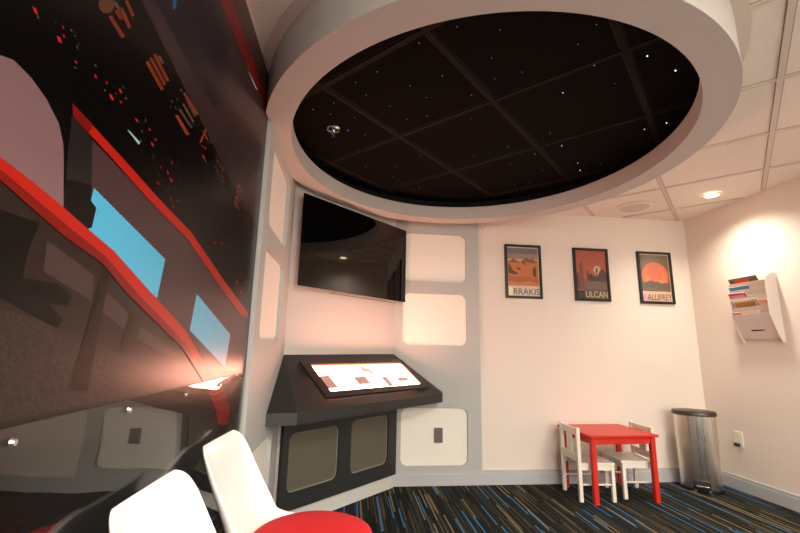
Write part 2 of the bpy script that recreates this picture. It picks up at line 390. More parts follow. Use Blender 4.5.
STARS = [(0.227,1.489,0.0017),(0.022,1.88,0.0017),(-0.143,1.976,0.0017),(-0.164,2.083,0.0017),(-0.255,2.05,0.0017),(-0.071,2.236,0.0017),(0.065,1.695,0.0017),(0.148,1.961,0.0017),(0.322,1.858,0.0017),(0.538,1.806,0.0017),(0.355,2.024,0.0017),(0.366,1.681,0.0017),(0.228,1.775,0.0017),(0.359,1.381,0.0017),(0.252,2.072,0.0017),(-0.035,2.096,0.0017),(-0.032,1.787,0.0017),(0.53,1.375,0.0017),(0.55,1.534,0.0017),(0.717,1.606,0.0017),(0.611,1.667,0.0017),(0.539,1.806,0.0017),(0.887,1.298,0.0017),(0.872,1.407,0.0017),(1.087,2.092,0.0017),(0.91,2.296,0.0017),(0.736,2.438,0.0017),(1.114,2.354,0.0017),(1.175,1.622,0.0017),(0.599,2.013,0.0017),(0.973,1.724,0.0026),(1.008,1.514,0.0026),(1.198,1.432,0.0026),(1.662,1.902,0.0026),(1.59,1.98,0.0026),(1.23,2.231,0.0026),(1.384,1.5,0.0032),(0.047,2.723,0.0017),(0.248,2.685,0.0017),(0.247,2.854,0.0017),(0.324,2.967,0.0017),(0.474,3.036,0.0017),(0.442,3.092,0.0017),(0.395,2.485,0.0017),(0.028,2.279,0.0017),(-0.071,2.247,0.0017),(0.911,2.287,0.0017),(1.117,2.366,0.0017),(1.016,2.53,0.0017),(1.126,2.677,0.0017),(1.274,2.584,0.0017),(1.271,2.803,0.0017),(1.182,2.861,0.0017),(1.225,2.228,0.0017),(1.091,2.1,0.0017),(1.602,2.424,0.0017),(1.449,2.441,0.0026),(1.527,2.544,0.0026)]
for i, (x, y, r) in enumerate(STARS):
    bm = B(); bmesh.ops.create_icosphere(bm, subdivisions=1, radius=r, matrix=Matrix.Translation((x, y, ZD-0.001)))
    obj('star_light', bm, M['star2'] if r > 0.0025 else M['star'], starc)

# ---------------------------------------------------------------- the mural on the left wall and its clear guard
MURAL = [
('mauve2',1,[0.748,1.718,1.555,1.594,1.963,1.564,1.944,2.208,1.175,2.145]),
('purple',2,[0.794,1.762,1.119,1.748,1.187,1.753,1.224,1.786,1.254,1.883,1.256,2.005,1.178,2.046,1.097,2.055]),
('redd',2,[1.117,2.081,1.21,2.172,1.899,2.191,1.831,2.118]),
('brownm',2,[1.21,2.172,1.374,2.332,1.968,2.279,1.899,2.191]),
('glint',3,[1.486,2.092,1.515,2.1,1.642,2.116,1.611,2.1]),
('bluegl',3,[0.869,1.824,0.89,1.844,0.89,1.827,0.879,1.807]),
('mauve3',1,[0.485,1.385,0.502,1.395,0.519,1.402,0.55,1.398,0.581,1.387,0.611,1.367,0.627,1.343,0.634,1.32,0.654,1.241,0.607,1.248,0.513,1.27]),
('mauve1',1,[0.688,1.382,0.894,1.352,1.114,1.325,1.368,1.257,1.704,1.179,1.872,1.172,1.852,0.946,1.413,0.976,1.169,1.091,0.979,1.154,0.796,1.218,0.714,1.236,0.652,1.251,0.646,1.342,0.633,1.391]),
('charc',2,[0.635,1.393,0.688,1.382,0.71,1.292,0.711,1.308,0.733,1.267,0.714,1.236,0.652,1.251,0.638,1.338]),
('black',3,[0.651,1.255,0.64,1.294,0.705,1.309,0.709,1.284,0.726,1.277,0.723,1.242,0.71,1.234]),
('cyan',4,[0.711,1.307,1.002,1.247,0.987,1.154,0.842,1.195,0.71,1.234,0.723,1.242,0.726,1.277,0.709,1.284]),
('cyan',4,[1.221,1.194,1.589,1.092,1.561,0.977,1.2,1.092]),
('redb',5,[0.628,1.411,0.784,1.391,0.941,1.369,1.135,1.347,1.446,1.27,1.821,1.189,1.82,1.168,1.706,1.172,1.368,1.257,1.114,1.325,0.894,1.352,0.752,1.376,0.634,1.393]),
('redd',6,[0.628,1.411,0.682,1.405,0.674,1.386,0.634,1.393]),
('brown0',1,[0.497,1.249,0.54,1.246,0.662,1.21,0.769,1.189,0.855,1.15,1.156,1.047,1.215,1.017,1.376,0.948,1.835,0.947,1.774,0.694,0.619,0.929,0.574,0.938]),
('brown1',2,[0.534,1.099,0.63,1.085,0.803,1.049,1.057,0.989,1.376,0.948,1.835,0.947,1.795,0.84,0.83,0.95,0.57,0.952]),
('mauve4',3,[0.63,1.196,0.749,1.166,0.755,1.122,0.634,1.151]),
('mauve4',3,[0.786,1.145,0.884,1.11,0.889,1.073,0.791,1.107]),
('mauve4',3,[0.93,1.091,1.149,1.027,1.091,1.023,0.925,1.064]),
('post',4,[0.774,1.19,0.795,1.183,0.788,1.075,0.784,0.973,0.732,0.978,0.754,1.074]),
('post',4,[0.879,1.118,0.909,1.108,0.886,1.036,0.867,1.04]),
('black',5,[0.507,1.211,0.57,1.213,0.61,1.216,0.6,1.174,0.6,1.136,0.666,1.138,0.703,1.124,0.698,1.109,0.653,1.108,0.69,1.089,0.683,1.074,0.575,1.106,0.531,1.11]),
('redb',6,[0.49,1.277,0.533,1.274,0.58,1.266,0.652,1.251,0.714,1.236,0.796,1.218,0.979,1.154,1.169,1.091,1.317,1.015,1.448,0.958,1.589,0.895,1.677,0.819,1.656,0.769,1.545,0.792,1.507,0.842,1.417,0.906,1.33,0.957,1.215,1.017,1.156,1.047,0.855,1.15,0.769,1.189,0.662,1.21,0.54,1.246,0.496,1.253]),
('redd',7,[0.493,1.265,0.536,1.259,0.657,1.229,0.771,1.203,0.914,1.148,1.179,1.057,1.255,1.019,1.382,0.96,1.33,0.957,1.215,1.017,1.156,1.047,0.855,1.15,0.769,1.189,0.662,1.21,0.54,1.246,0.496,1.253]),
('r',3,[0.527,1.489,0.534,1.491,0.538,1.486,0.532,1.484]),
('r',3,[0.58,1.506,0.584,1.507,0.586,1.505,0.583,1.504]),
('r',3,[0.575,1.485,0.582,1.487,0.587,1.482,0.58,1.479]),
('r',3,[0.585,1.496,0.588,1.497,0.591,1.494,0.587,1.493]),
('r',3,[0.617,1.477,0.621,1.478,0.624,1.475,0.62,1.474]),
('r',3,[0.663,1.487,0.669,1.488,0.673,1.484,0.667,1.483]),
('r',3,[0.694,1.495,0.698,1.496,0.701,1.494,0.697,1.492]),
('r',3,[0.709,1.481,0.718,1.483,0.725,1.477,0.715,1.475]),
('r',3,[0.732,1.507,0.74,1.509,0.745,1.505,0.737,1.502]),
('r',3,[0.74,1.488,0.746,1.489,0.749,1.486,0.744,1.485]),
('g',3,[0.613,1.5,0.617,1.501,0.62,1.498,0.616,1.497]),
('g',3,[0.596,1.515,0.6,1.516,0.602,1.514,0.599,1.512]),
('e',3,[0.564,1.502,0.569,1.503,0.572,1.5,0.567,1.499]),
('g',3,[0.66,1.502,0.664,1.504,0.667,1.501,0.663,1.5]),
('g',3,[0.693,1.48,0.697,1.481,0.7,1.478,0.695,1.477]),
('g',3,[0.742,1.519,0.746,1.52,0.749,1.517,0.744,1.516]),
('g',3,[0.754,1.504,0.759,1.506,0.763,1.503,0.757,1.501]),
('g',3,[0.724,1.493,0.728,1.494,0.73,1.492,0.726,1.491]),
('e',3,[0.714,1.5,0.718,1.501,0.72,1.498,0.716,1.497]),
('r',3,[0.796,1.486,0.804,1.488,0.809,1.483,0.801,1.482]),
('e',3,[0.806,1.487,0.812,1.488,0.815,1.485,0.81,1.484]),
('r',3,[0.849,1.494,0.855,1.496,0.859,1.493,0.853,1.491]),
('r',3,[0.866,1.472,0.876,1.473,0.882,1.468,0.872,1.467]),
('r',3,[0.879,1.488,0.886,1.489,0.89,1.486,0.883,1.484]),
('g',3,[0.823,1.476,0.829,1.477,0.833,1.474,0.826,1.472]),
('g',3,[0.83,1.505,0.836,1.506,0.84,1.503,0.834,1.502]),
('e',3,[0.878,1.446,0.887,1.448,0.891,1.443,0.883,1.442]),
('e',3,[0.945,1.473,0.953,1.475,0.957,1.471,0.949,1.47]),
('r',3,[0.915,1.442,0.924,1.443,0.929,1.439,0.92,1.438]),
('r',3,[0.964,1.475,0.973,1.476,0.978,1.473,0.969,1.471]),
('r',3,[0.954,1.443,0.962,1.444,0.967,1.44,0.958,1.439]),
('r',3,[0.912,1.404,0.923,1.405,0.929,1.399,0.918,1.398]),
('r',3,[0.969,1.435,0.982,1.437,0.989,1.431,0.976,1.429]),
('r',3,[0.98,1.393,0.992,1.394,1.0,1.388,0.987,1.387]),
('g',3,[0.933,1.417,0.94,1.418,0.944,1.415,0.937,1.414]),
('g',3,[0.914,1.42,0.92,1.42,0.924,1.417,0.918,1.417]),
('g',3,[0.958,1.4,0.964,1.401,0.968,1.397,0.961,1.397]),
('g',3,[0.991,1.423,0.999,1.424,1.003,1.42,0.996,1.42]),
('g',3,[1.013,1.461,1.02,1.462,1.025,1.459,1.017,1.457]),
('g',3,[0.996,1.482,1.002,1.483,1.006,1.48,1.0,1.479]),
('g',3,[0.606,1.513,0.609,1.514,0.611,1.512,0.608,1.511]),
('g',3,[0.617,1.506,0.62,1.507,0.621,1.505,0.619,1.504]),
('g',3,[0.618,1.467,0.621,1.468,0.623,1.466,0.62,1.465]),
('g',3,[0.535,1.484,0.539,1.485,0.542,1.482,0.538,1.481]),
('g',3,[0.779,1.455,0.784,1.455,0.787,1.453,0.782,1.452]),
('g',3,[0.825,1.456,0.83,1.456,0.833,1.454,0.828,1.453]),
('g',3,[0.925,1.608,0.933,1.611,0.937,1.608,0.929,1.605]),
('g',3,[0.945,1.606,0.955,1.608,0.961,1.605,0.951,1.602]),
('g',3,[0.962,1.662,0.971,1.666,0.976,1.663,0.967,1.659]),
('g',3,[0.951,1.629,0.958,1.632,0.962,1.629,0.955,1.627]),
('g',3,[0.924,1.593,0.931,1.595,0.935,1.592,0.928,1.59]),
('o',3,[1.14,1.577,1.157,1.581,1.168,1.575,1.15,1.571]),
('o',3,[1.15,1.606,1.162,1.609,1.169,1.605,1.157,1.602]),
('g',3,[1.164,1.631,1.176,1.634,1.184,1.63,1.171,1.627]),
('g',3,[1.185,1.645,1.198,1.648,1.206,1.644,1.193,1.641]),
('g',3,[1.164,1.66,1.177,1.664,1.184,1.66,1.171,1.657]),
('o',3,[1.127,1.599,1.137,1.601,1.142,1.598,1.132,1.596]),
('g',3,[1.242,1.628,1.256,1.632,1.264,1.628,1.25,1.624]),
('g',3,[1.268,1.646,1.28,1.649,1.287,1.646,1.274,1.643]),
('o',3,[1.255,1.617,1.272,1.621,1.281,1.616,1.264,1.612]),
('g',3,[1.242,1.592,1.258,1.596,1.267,1.591,1.251,1.587]),
('g',3,[1.283,1.617,1.298,1.62,1.307,1.616,1.291,1.612]),
('o',3,[1.31,1.618,1.325,1.622,1.334,1.618,1.318,1.614]),
('g',3,[1.266,1.585,1.283,1.588,1.292,1.583,1.275,1.579]),
('o',3,[1.309,1.591,1.327,1.595,1.337,1.589,1.319,1.586]),
('g',3,[1.335,1.62,1.349,1.623,1.356,1.619,1.343,1.616]),
('g',3,[1.31,1.571,1.325,1.574,1.334,1.569,1.318,1.567]),
('o',3,[1.492,1.635,1.519,1.641,1.534,1.634,1.507,1.629]),
('o',3,[1.486,1.608,1.513,1.613,1.528,1.607,1.501,1.602]),
('o',3,[1.479,1.581,1.502,1.585,1.514,1.579,1.491,1.575]),
('o',3,[1.538,1.631,1.556,1.635,1.566,1.63,1.548,1.627]),
('g',3,[1.537,1.605,1.554,1.608,1.564,1.604,1.546,1.601]),
('r',3,[0.916,1.441,0.925,1.442,0.931,1.438,0.922,1.437]),
('r',3,[0.911,1.404,0.92,1.405,0.926,1.4,0.916,1.399]),
('r',3,[0.974,1.436,0.984,1.438,0.99,1.433,0.98,1.432]),
('r',3,[0.951,1.446,0.958,1.447,0.962,1.444,0.955,1.443]),
('r',3,[0.966,1.476,0.974,1.477,0.978,1.474,0.971,1.473]),
('g',3,[0.968,1.414,0.973,1.414,0.976,1.412,0.971,1.411]),
('g',3,[0.968,1.405,0.973,1.406,0.976,1.404,0.971,1.403]),
('r',3,[0.979,1.394,0.991,1.394,0.998,1.389,0.986,1.388]),
('r',3,[1.021,1.4,1.029,1.401,1.034,1.397,1.026,1.396]),
('r',3,[1.001,1.379,1.01,1.38,1.015,1.375,1.006,1.375]),
('g',3,[1.023,1.38,1.028,1.38,1.03,1.378,1.026,1.378]),
('g',3,[1.008,1.386,1.013,1.387,1.015,1.385,1.011,1.384]),
('g',3,[0.915,1.421,0.919,1.422,0.922,1.419,0.917,1.419]),
('g',3,[1.003,1.427,1.007,1.428,1.01,1.426,1.005,1.425]),
('r',3,[1.31,1.372,1.328,1.372,1.338,1.366,1.32,1.365]),
('r',3,[1.375,1.386,1.393,1.387,1.403,1.38,1.384,1.379]),
('g',3,[1.431,1.398,1.445,1.399,1.453,1.394,1.439,1.394]),
('g',3,[1.472,1.406,1.49,1.407,1.499,1.401,1.482,1.4]),
('r',3,[1.469,1.395,1.481,1.395,1.487,1.392,1.475,1.391]),
('r',3,[1.649,1.331,1.677,1.331,1.693,1.322,1.664,1.322]),
('o',3,[1.703,1.323,1.718,1.323,1.726,1.318,1.711,1.318]),
('o',3,[1.475,1.563,1.503,1.568,1.518,1.561,1.49,1.556]),
('o',3,[1.485,1.587,1.509,1.591,1.522,1.585,1.498,1.581]),
('o',3,[1.517,1.555,1.542,1.559,1.556,1.553,1.531,1.549]),
('o',3,[1.484,1.626,1.51,1.632,1.525,1.625,1.499,1.62]),
('o',3,[1.526,1.628,1.547,1.632,1.558,1.627,1.537,1.623]),
('g',3,[1.551,1.615,1.571,1.618,1.582,1.614,1.562,1.61]),
('r',3,[1.487,1.551,1.505,1.554,1.515,1.55,1.497,1.547]),
('o',3,[1.512,1.582,1.531,1.585,1.541,1.581,1.522,1.578]),
('o',3,[1.63,1.611,1.649,1.614,1.659,1.61,1.64,1.606]),
('o',3,[1.605,1.583,1.623,1.586,1.633,1.582,1.615,1.579]),
('o',3,[1.604,1.561,1.625,1.564,1.636,1.559,1.615,1.556]),
('o',3,[1.623,1.547,1.644,1.55,1.656,1.545,1.635,1.542]),
('g',3,[1.654,1.6,1.671,1.602,1.68,1.599,1.663,1.596]),
('o',3,[1.699,1.606,1.72,1.61,1.731,1.605,1.71,1.602]),
('g',3,[1.71,1.591,1.734,1.595,1.747,1.59,1.723,1.586]),
('o',3,[1.685,1.565,1.703,1.568,1.713,1.564,1.695,1.561]),
('o',3,[1.661,1.54,1.683,1.543,1.696,1.538,1.673,1.535]),
('o',3,[1.688,1.532,1.708,1.535,1.719,1.53,1.699,1.528]),
('g',3,[1.256,1.588,1.273,1.592,1.283,1.587,1.266,1.583]),
('g',3,[1.285,1.611,1.299,1.614,1.306,1.61,1.293,1.607]),
('g',3,[1.283,1.583,1.296,1.586,1.304,1.582,1.29,1.58]),
('o',3,[1.309,1.61,1.323,1.613,1.331,1.609,1.316,1.606]),
('g',3,[1.307,1.579,1.321,1.582,1.329,1.577,1.315,1.575]),
('g',3,[1.334,1.609,1.347,1.612,1.354,1.608,1.341,1.606]),
('o',3,[1.332,1.581,1.344,1.583,1.352,1.58,1.339,1.577]),
('o',3,[1.164,1.573,1.175,1.575,1.181,1.571,1.17,1.569]),
('r',3,[1.65,1.331,1.675,1.331,1.689,1.324,1.663,1.324]),
('r',3,[1.587,1.292,1.613,1.292,1.628,1.283,1.601,1.284]),
('r',3,[1.714,1.312,1.742,1.312,1.757,1.304,1.729,1.304]),
('r',3,[1.66,1.264,1.689,1.263,1.705,1.254,1.676,1.255]),
('o',3,[1.728,1.265,1.743,1.265,1.752,1.26,1.736,1.26]),
('g',3,[1.61,1.344,1.622,1.344,1.629,1.34,1.617,1.34]),
('g',3,[1.698,1.323,1.708,1.323,1.714,1.32,1.704,1.32]),
('r',3,[1.68,1.243,1.692,1.243,1.698,1.239,1.686,1.24]),
('o2',3,[0.673,1.604,0.682,1.614,0.726,1.609,0.717,1.598]),
('o2',3,[0.685,1.627,0.694,1.638,0.713,1.635,0.703,1.624]),
('o2',3,[0.696,1.642,0.705,1.653,0.74,1.641,0.73,1.63]),
('o2',3,[0.707,1.668,0.715,1.678,0.744,1.67,0.736,1.66]),
('g2',3,[0.677,1.637,0.684,1.646,0.706,1.645,0.699,1.636]),
('o2',3,[0.801,1.613,0.813,1.625,0.89,1.612,0.876,1.599]),
('o2',3,[0.813,1.631,0.823,1.641,0.897,1.628,0.885,1.618]),
('o2',3,[0.824,1.648,0.835,1.659,0.908,1.645,0.895,1.634]),
('g2',3,[0.842,1.658,0.853,1.669,0.876,1.667,0.864,1.656]),
('o',3,[0.955,1.586,0.969,1.596,1.045,1.586,1.029,1.575]),
('g2',3,[0.969,1.61,0.98,1.619,1.06,1.614,1.047,1.605]),
('g2',3,[0.982,1.633,0.994,1.642,1.069,1.635,1.056,1.626]),
('g2',3,[0.994,1.656,1.005,1.666,1.074,1.655,1.061,1.645]),
('o',3,[0.98,1.662,0.992,1.671,1.086,1.668,1.073,1.658]),
('o',3,[1.141,1.654,1.156,1.665,1.128,1.609,1.114,1.599]),
('o',3,[1.127,1.64,1.137,1.647,1.171,1.639,1.161,1.632]),
('sun',2,[0.683,1.639,0.683,1.629,0.677,1.616,0.667,1.605,0.657,1.598,0.649,1.598,0.644,1.603,0.645,1.613,0.65,1.625,0.659,1.636,0.669,1.643,0.678,1.645]),
('streak',3,[0.777,1.45,0.785,1.452,0.827,1.45,0.823,1.443]),
]
mc = dict(black=(5, 4, 4), mauve2=(50, 36, 38), purple=(30, 22, 28), redd=(108, 16, 9), brownm=(62, 40, 36), glint=(190, 190, 200), bluegl=(30, 80, 120),
          mauve3=(112, 85, 88), mauve1=(64, 45, 47), charc=(30, 27, 26), cyan=(84, 178, 208), redb=(160, 27, 17), brown0=(34, 25, 22), brown1=(44, 34, 30),
          mauve4=(58, 44, 43), post=(22, 12, 6), r=(178, 30, 24), g=(78, 70, 64), e=(36, 56, 36), o=(140, 56, 34), o2=(104, 46, 26), g2=(84, 62, 50), sun=(84, 50, 30), streak=(150, 185, 190))
mk = list(mc)
def mural_mat(k):
    c = mc[k]; n = None
    if k == 'cyan':
        m = mat('mural_cyan', rgb(*c), 0.35); nt = m.node_tree; w = nt.nodes.new('ShaderNodeTexWave'); w.inputs['Scale'].default_value = 60; w.inputs['Distortion'].default_value = 1
        tc = nt.nodes.new('ShaderNodeTexCoord'); mp = nt.nodes.new('ShaderNodeMapping'); mp.inputs['Rotation'].default_value = (math.radians(40), 0, 0)
        nt.links.new(tc.outputs['Object'], mp.inputs[0]); w.bands_direction = 'Z'; nt.links.new(mp.outputs[0], w.inputs[0])
        cr = nt.nodes.new('ShaderNodeValToRGB'); cr.color_ramp.elements[0].color = rgb(46, 146, 190); cr.color_ramp.elements[1].color = rgb(82, 176, 206)
        nt.links.new(w.outputs['Fac'], cr.inputs[0]); nt.links.new(cr.outputs[0], nt.nodes['Principled BSDF'].inputs['Base Color']); return m
    if k == 'brown1': n = (160, 0.45)
    return mat('mural_'+k, rgb(*c), 0.28, spec=0.2, noise=n)
MY0, MY1 = -1.6, 1.866
bm = B()
box(bm, XL+0.0003, MY0, 0.0, XL+0.002, MY1, H-0.002, mi=0)
def mpoly(c, layer, co, y_hi=MY1-0.001):
    x = XL+0.002+0.00025*layer; t = bmesh.new()
    vs = [t.verts.new((x, co[i], co[i+1])) for i in range(0, len(co), 2)]
    f = t.faces.new(vs); f.normal_update()
    if f.normal.x < 0: f.normal_flip()
    for co_, no in (((0, y_hi, 0), (0, 1, 0)), ((0, 0, H-0.003), (0, 0, 1))):
        bmesh.ops.bisect_plane(t, geom=t.verts[:]+t.edges[:]+t.faces[:], plane_co=co_, plane_no=no, clear_outer=True)
    mp = {v: bm.verts.new(v.co) for v in t.verts}
    for f in t.faces: bm.faces.new([mp[v] for v in f.verts]).material_index = mk.index(c)
    t.free()
for c, l, co in MURAL: mpoly(c, l, co)
# the parts of the print left of the picture edge: its bands run on
for c, l, co in (('redb', 6, [-0.6, 1.19, 0.50, 1.297, 0.53, 1.245, -0.6, 1.08]), ('redd', 7, [-0.6, 1.13, 0.52, 1.27, 0.53, 1.245, -0.6, 1.08]), ('mauve2', 1, [-0.6, 1.30, 0.748, 1.718, 1.175, 2.145, -0.6, 1.90]),
                 ('redd', 2, [-0.6, 1.62, 1.117, 2.081, 1.21, 2.172, -0.6, 1.72]), ('brown0', 1, [-0.6, 0.5, -0.6, 1.1, 0.53, 1.25, 0.66, 0.75])): mpoly(c, l, co)
mur = obj('wall_mural', bm, [mural_mat(k) for k in mk], keep=True)
tag(mur, 'dark printed spaceship cockpit mural with red bands and cyan screens on the left wall', 'mural')
ZG = 0.944
gd = thing('guard_sheet', 'clear shiny acrylic guard sheet screwed over the lower mural', 'guard sheet', (XL+0.007, 0.1, 0))
bm = B(); box(bm, XL+0.0055, MY0, 0.02, XL+0.0095, 1.862, ZG, 0); obj('clear_sheet', bm, M['guard'], gd)
for k in range(-5, 5):
    y = 0.627+0.29*k
    if y > 1.85: continue
    bm = B(); tube(bm, (XL+0.0096, y, ZG-0.02), (XL+0.0135, y, ZG-0.02), 0.0065, 0.004); obj('screw_cap', bm, M['chrome'], gd, smooth=True)

# ---------------------------------------------------------------- television
tv = thing('television', 'large flat black television hung on the angled alcove wall', 'television', T(-0.515, 0.07, 1.44))
def tbox(bm, s0, s1, o0, o1, z0, z1, bev=0, mi=0):
    vs = box(bm, s0, -o1, z0, s1, -o0, z1, bev, mi)
    mt = Matrix(((S, -S*-1*-1, 0, C0.x), (S, S, 0, C0.y), (0, 0, 1, 0), (0, 0, 0, 1)))
    for v in set(bm.verts[:]):
        if v.is_valid and not v.tag: v.co = mt @ v.co; v.tag = True
bm = B(); tbox(bm, -1.096, 0.035, 0.055, 0.093, 1.421, 2.066, 0.003); obj('screen_housing', bm, M['black'], tv, smooth=True)
bm = B(); tbox(bm, -1.086, 0.025, 0.0932, 0.0945, 1.437, 2.056); obj('screen_glass', bm, M['tvglass'], tv)
bm = B(); tbox(bm, -0.80, -0.10, 0.075, 0.0938, 1.4185, 1.4209); obj('lower_trim', bm, M['tvedge'], tv)
bm = B(); tbox(bm, -0.565, -0.495, 0.070, 0.096, 1.408, 1.4184, 0.002); obj('sensor_bar', bm, M['tvedge'], tv)
bm = B(); tbox(bm, -0.80, -0.25, 0.001, 0.055, 1.55, 1.92, 0.003); obj('wall_bracket', bm, M['black'], tv)

# ---------------------------------------------------------------- console under the television
con = thing('control_console', 'charcoal slant topped console with a glowing screen below the television', 'console', T(-0.54, 0.03, 0.10))
zt, za, zb, OF = 1.01, 0.714, 0.652, 0.40
A0, A1 = Vector((XP+0.001, 2.742, zt)), T(0.0, 0.002, zt)          # back edge on the wall
L1 = Vector((XP+0.001, 2.298, za)); L2 = Vector((-0.268, 2.335, za)); R2 = Vector((0.724, 3.327, za)); R1 = Vector((0.758, YP-0.002, za))
bm = B()
top = [A0, L1, L2, R2, R1, A1]; tv_ = [bm.verts.new(p) for p in top]; lo = [bm.verts.new((p.x, p.y, zb)) for p in top]
bm.faces.new((tv_[0], tv_[1], tv_[2])); bm.faces.new((tv_[0], tv_[2], tv_[3], tv_[5])); bm.faces.new((tv_[5], tv_[3], tv_[4]))
for i in range(1, 4): bm.faces.new((tv_[i], lo[i], lo[i+1], tv_[i+1]))
bm.faces.new((tv_[0], lo[0], lo[1], tv_[1])); bm.faces.new((tv_[4], lo[4], lo[5], tv_[5])); bm.faces.new((tv_[5], lo[5], lo[0], tv_[0])); bm.faces.new(lo[::-1])
obj('slant_hood', bm, M['console'], con)
holesL = rrect(-1.035, 0.195, -0.62, 0.535, 0.05); holesR = rrect(-0.505, 0.195, -0.10, 0.550, 0.05)
bm = B(); holed(bm, SL+0.005, 0.098, -0.001, zb, [holesL, holesR], C0+TN*0.05, TU, ZZ, -TN*0.018); obj('front_board', bm, M['board'], con)
bm = B(); tbox(bm, SL+0.02, -0.012, 0.002, 0.031, 0.101, zb); obj('carcass', bm, M['console'], con)
for hs in ((-1.045, 0.185, -0.61, 0.545), (-0.515, 0.185, -0.09, 0.560)):
    bm = B(); tbox(bm, hs[0]+0.004, hs[2]-0.004, 0.0311, 0.0318, hs[1], hs[3]); g_ = obj('mesh_panel', bm, M['mesh'], con)
    t = rrect(hs[0]+0.010, hs[1]+0.010, hs[2]-0.010, hs[3]-0.010, 0.05); 
    bm = B(); n_ = len(t); ti = rrect(hs[0]+0.016, hs[1]+0.016, hs[2]-0.016, hs[3]-0.016, 0.046)
    a = [bm.verts.new(C0+TU*x+ZZ*y+TN*0.036) for x, y in t]; b = [bm.verts.new(C0+TU*x+ZZ*y+TN*0.033) for x, y in ti]
    for i in range(n_): bm.faces.new((a[i], a[(i+1) % n_], b[(i+1) % n_], b[i]))
    a2 = [bm.verts.new(v.co-TN*0.0035) for v in a]
    for i in range(n_): bm.faces.new((a[i], a2[i], a2[(i+1) % n_], a[(i+1) % n_]))
    for i in range(n_): bm.faces.new((b[i], b[(i+1) % n_], a2[(i+1) % n_], a2[i]))
    obj('opening_rim', bm, M['meshrim'], con)
# raised bezel and backlit screen on the slope
Q0 = T(0, 0, zt); E1 = (TN*OF+ZZ*(za-zt)).normalized(); EN = TU.cross(E1); EN = EN if EN.z > 0 else -EN
def slab(bm, u0, v0, u1, v1, h0, h1, mi=0):
    prism(bm, [Q0+TU*u0+E1*v0+EN*h0, Q0+TU*u1+E1*v0+EN*h0, Q0+TU*u1+E1*v1+EN*h0, Q0+TU*u0+E1*v1+EN*h0], EN*(h1-h0), mi)
bz = B(); holed(bz, -1.025, 0.092, 0.005, 0.425, [rrect(-0.962, 0.128, -0.045, 0.382, 0.004, 1)], Q0+EN*0.002, TU, E1, EN*0.016); obj('screen_bezel', bz, M['bezel'], con)
SCR = {'glow': ((1.0, 0.40, 0.27), 30.0), 'dim': ((0.70, 0.30, 0.24), 0.8), 'amber': ((1.0, 0.42, 0.14), 2.0), 'tan': ((0.95, 0.60, 0.48), 0.85)}
sm = [mat('screen_'+k, (0.02, 0.02, 0.02, 1), 0.2, emit=v[0]+(1,), es=v[1]) for k, v in SCR.items()]
bm = B(); slab(bm, -0.961, 0.129, -0.046, 0.381, 0.0025, 0.008, 0)
def sr(u0, v0, u1, v1, mi, h=0.0083): slab(bm, -0.961+0.915*u0, 0.129+0.252*v0, -0.961+0.915*u1, 0.129+0.252*v1, 0.0081, h, mi)
sr(0.0, 0.0, 1.0, 0.05, 2); sr(0, 0.05, 0.012, 1, 2); sr(0.965, 0.12, 0.972, 0.95, 2); sr(0.02, 0.955, 0.6, 1, 1)
sr(0.01, 0.40, 0.10, 0.86, 1); sr(0.12, 0.42, 0.28, 0.46, 1); sr(0.02, 0.50, 0.30, 0.53, 3); sr(0.31, 0.50, 0.44, 0.80, 1); sr(0.46, 0.10, 0.52, 0.34, 3); sr(0.10, 0.16, 0.30, 0.20, 3); sr(0.36, 0.74, 0.50, 0.82, 3); sr(0.48, 0.60, 0.55, 0.66, 3)
sr(0.60, 0.56, 0.67, 0.96, 1); sr(0.68, 0.60, 0.69, 0.93, 3); sr(0.72, 0.60, 0.735, 0.90, 3); sr(0.77, 0.56, 0.92, 0.60, 3); sr(0.77, 0.64, 0.91, 0.80, 1); sr(0.76, 0.84, 0.94, 0.88, 3)
sr(0.52, 0.18, 0.56, 0.44, 3); sr(0.06, 0.30, 0.22, 0.33, 3); sr(0.58, 0.10, 0.78, 0.13, 3); sr(0.80, 0.30, 0.93, 0.33, 3)
obj('backlit_screen', bm, sm, con)

# ---------------------------------------------------------------- wall plates
def plate(name, label, cat, o, U, V, N_, w, h, m, ms):
    o, U, V, N_ = Vector(o), Vector(U), Vector(V), Vector(N_); t = thing(name, label, cat, o)
    bm = B(); prism(bm, [o+U*x+V*y for x, y in rrect(-w/2, -h/2, w/2, h/2, 0.006, 3)], N_*0.006); obj('cover_plate', bm, m, t)
    for s_ in (-1, 1):
        bm = B(); c = o+V*s_*h*0.21; prism(bm, [c+U*x+V*y+N_*0.006 for x, y in rrect(-0.017, -0.014, 0.017, 0.014, 0.008, 3)], N_*0.002); so = obj('socket', bm, m, t)
        bm = B()
        for x in (-0.006, 0.006): prism(bm, [c+U*(x+a)+V*b+N_*0.008 for a, b in ((-0.0013, -0.001), (0.0013, -0.001), (0.0013, 0.007), (-0.0013, 0.007))], N_*0.0004)
        prism(bm, [c+U*a+V*(b-0.008)+N_*0.008 for a, b in rrect(-0.0025, -0.0025, 0.0025, 0.0025, 0.002, 2)], N_*0.0004); obj('socket_slot', bm, ms, so)
    return t
plate('wall_outlet', 'steel wall outlet in the lower rounded recess beside the console', 'outlet', (0.728, YB-0.002, 0.373), (1, 0, 0), (0, 0, 1), (0, -1, 0), 0.072, 0.115, mat('outlet_steel', rgb(120, 112, 104), 0.3, metal=0.8), M['slot'])
o = plate('wall_outlet', 'white wall outlet with a dark plug on the right wall past the bin', 'outlet', (XR, 3.222, 0.392), (0, -1, 0), (0, 0, 1), (-1, 0, 0), 0.078, 0.118, M['plate'], M['slot'])
bm = B(); box(bm, XR-0.030, 3.205, 0.338, XR-0.0086, 3.245, 0.362, 0.003); obj('plug', bm, M['slot'], o)

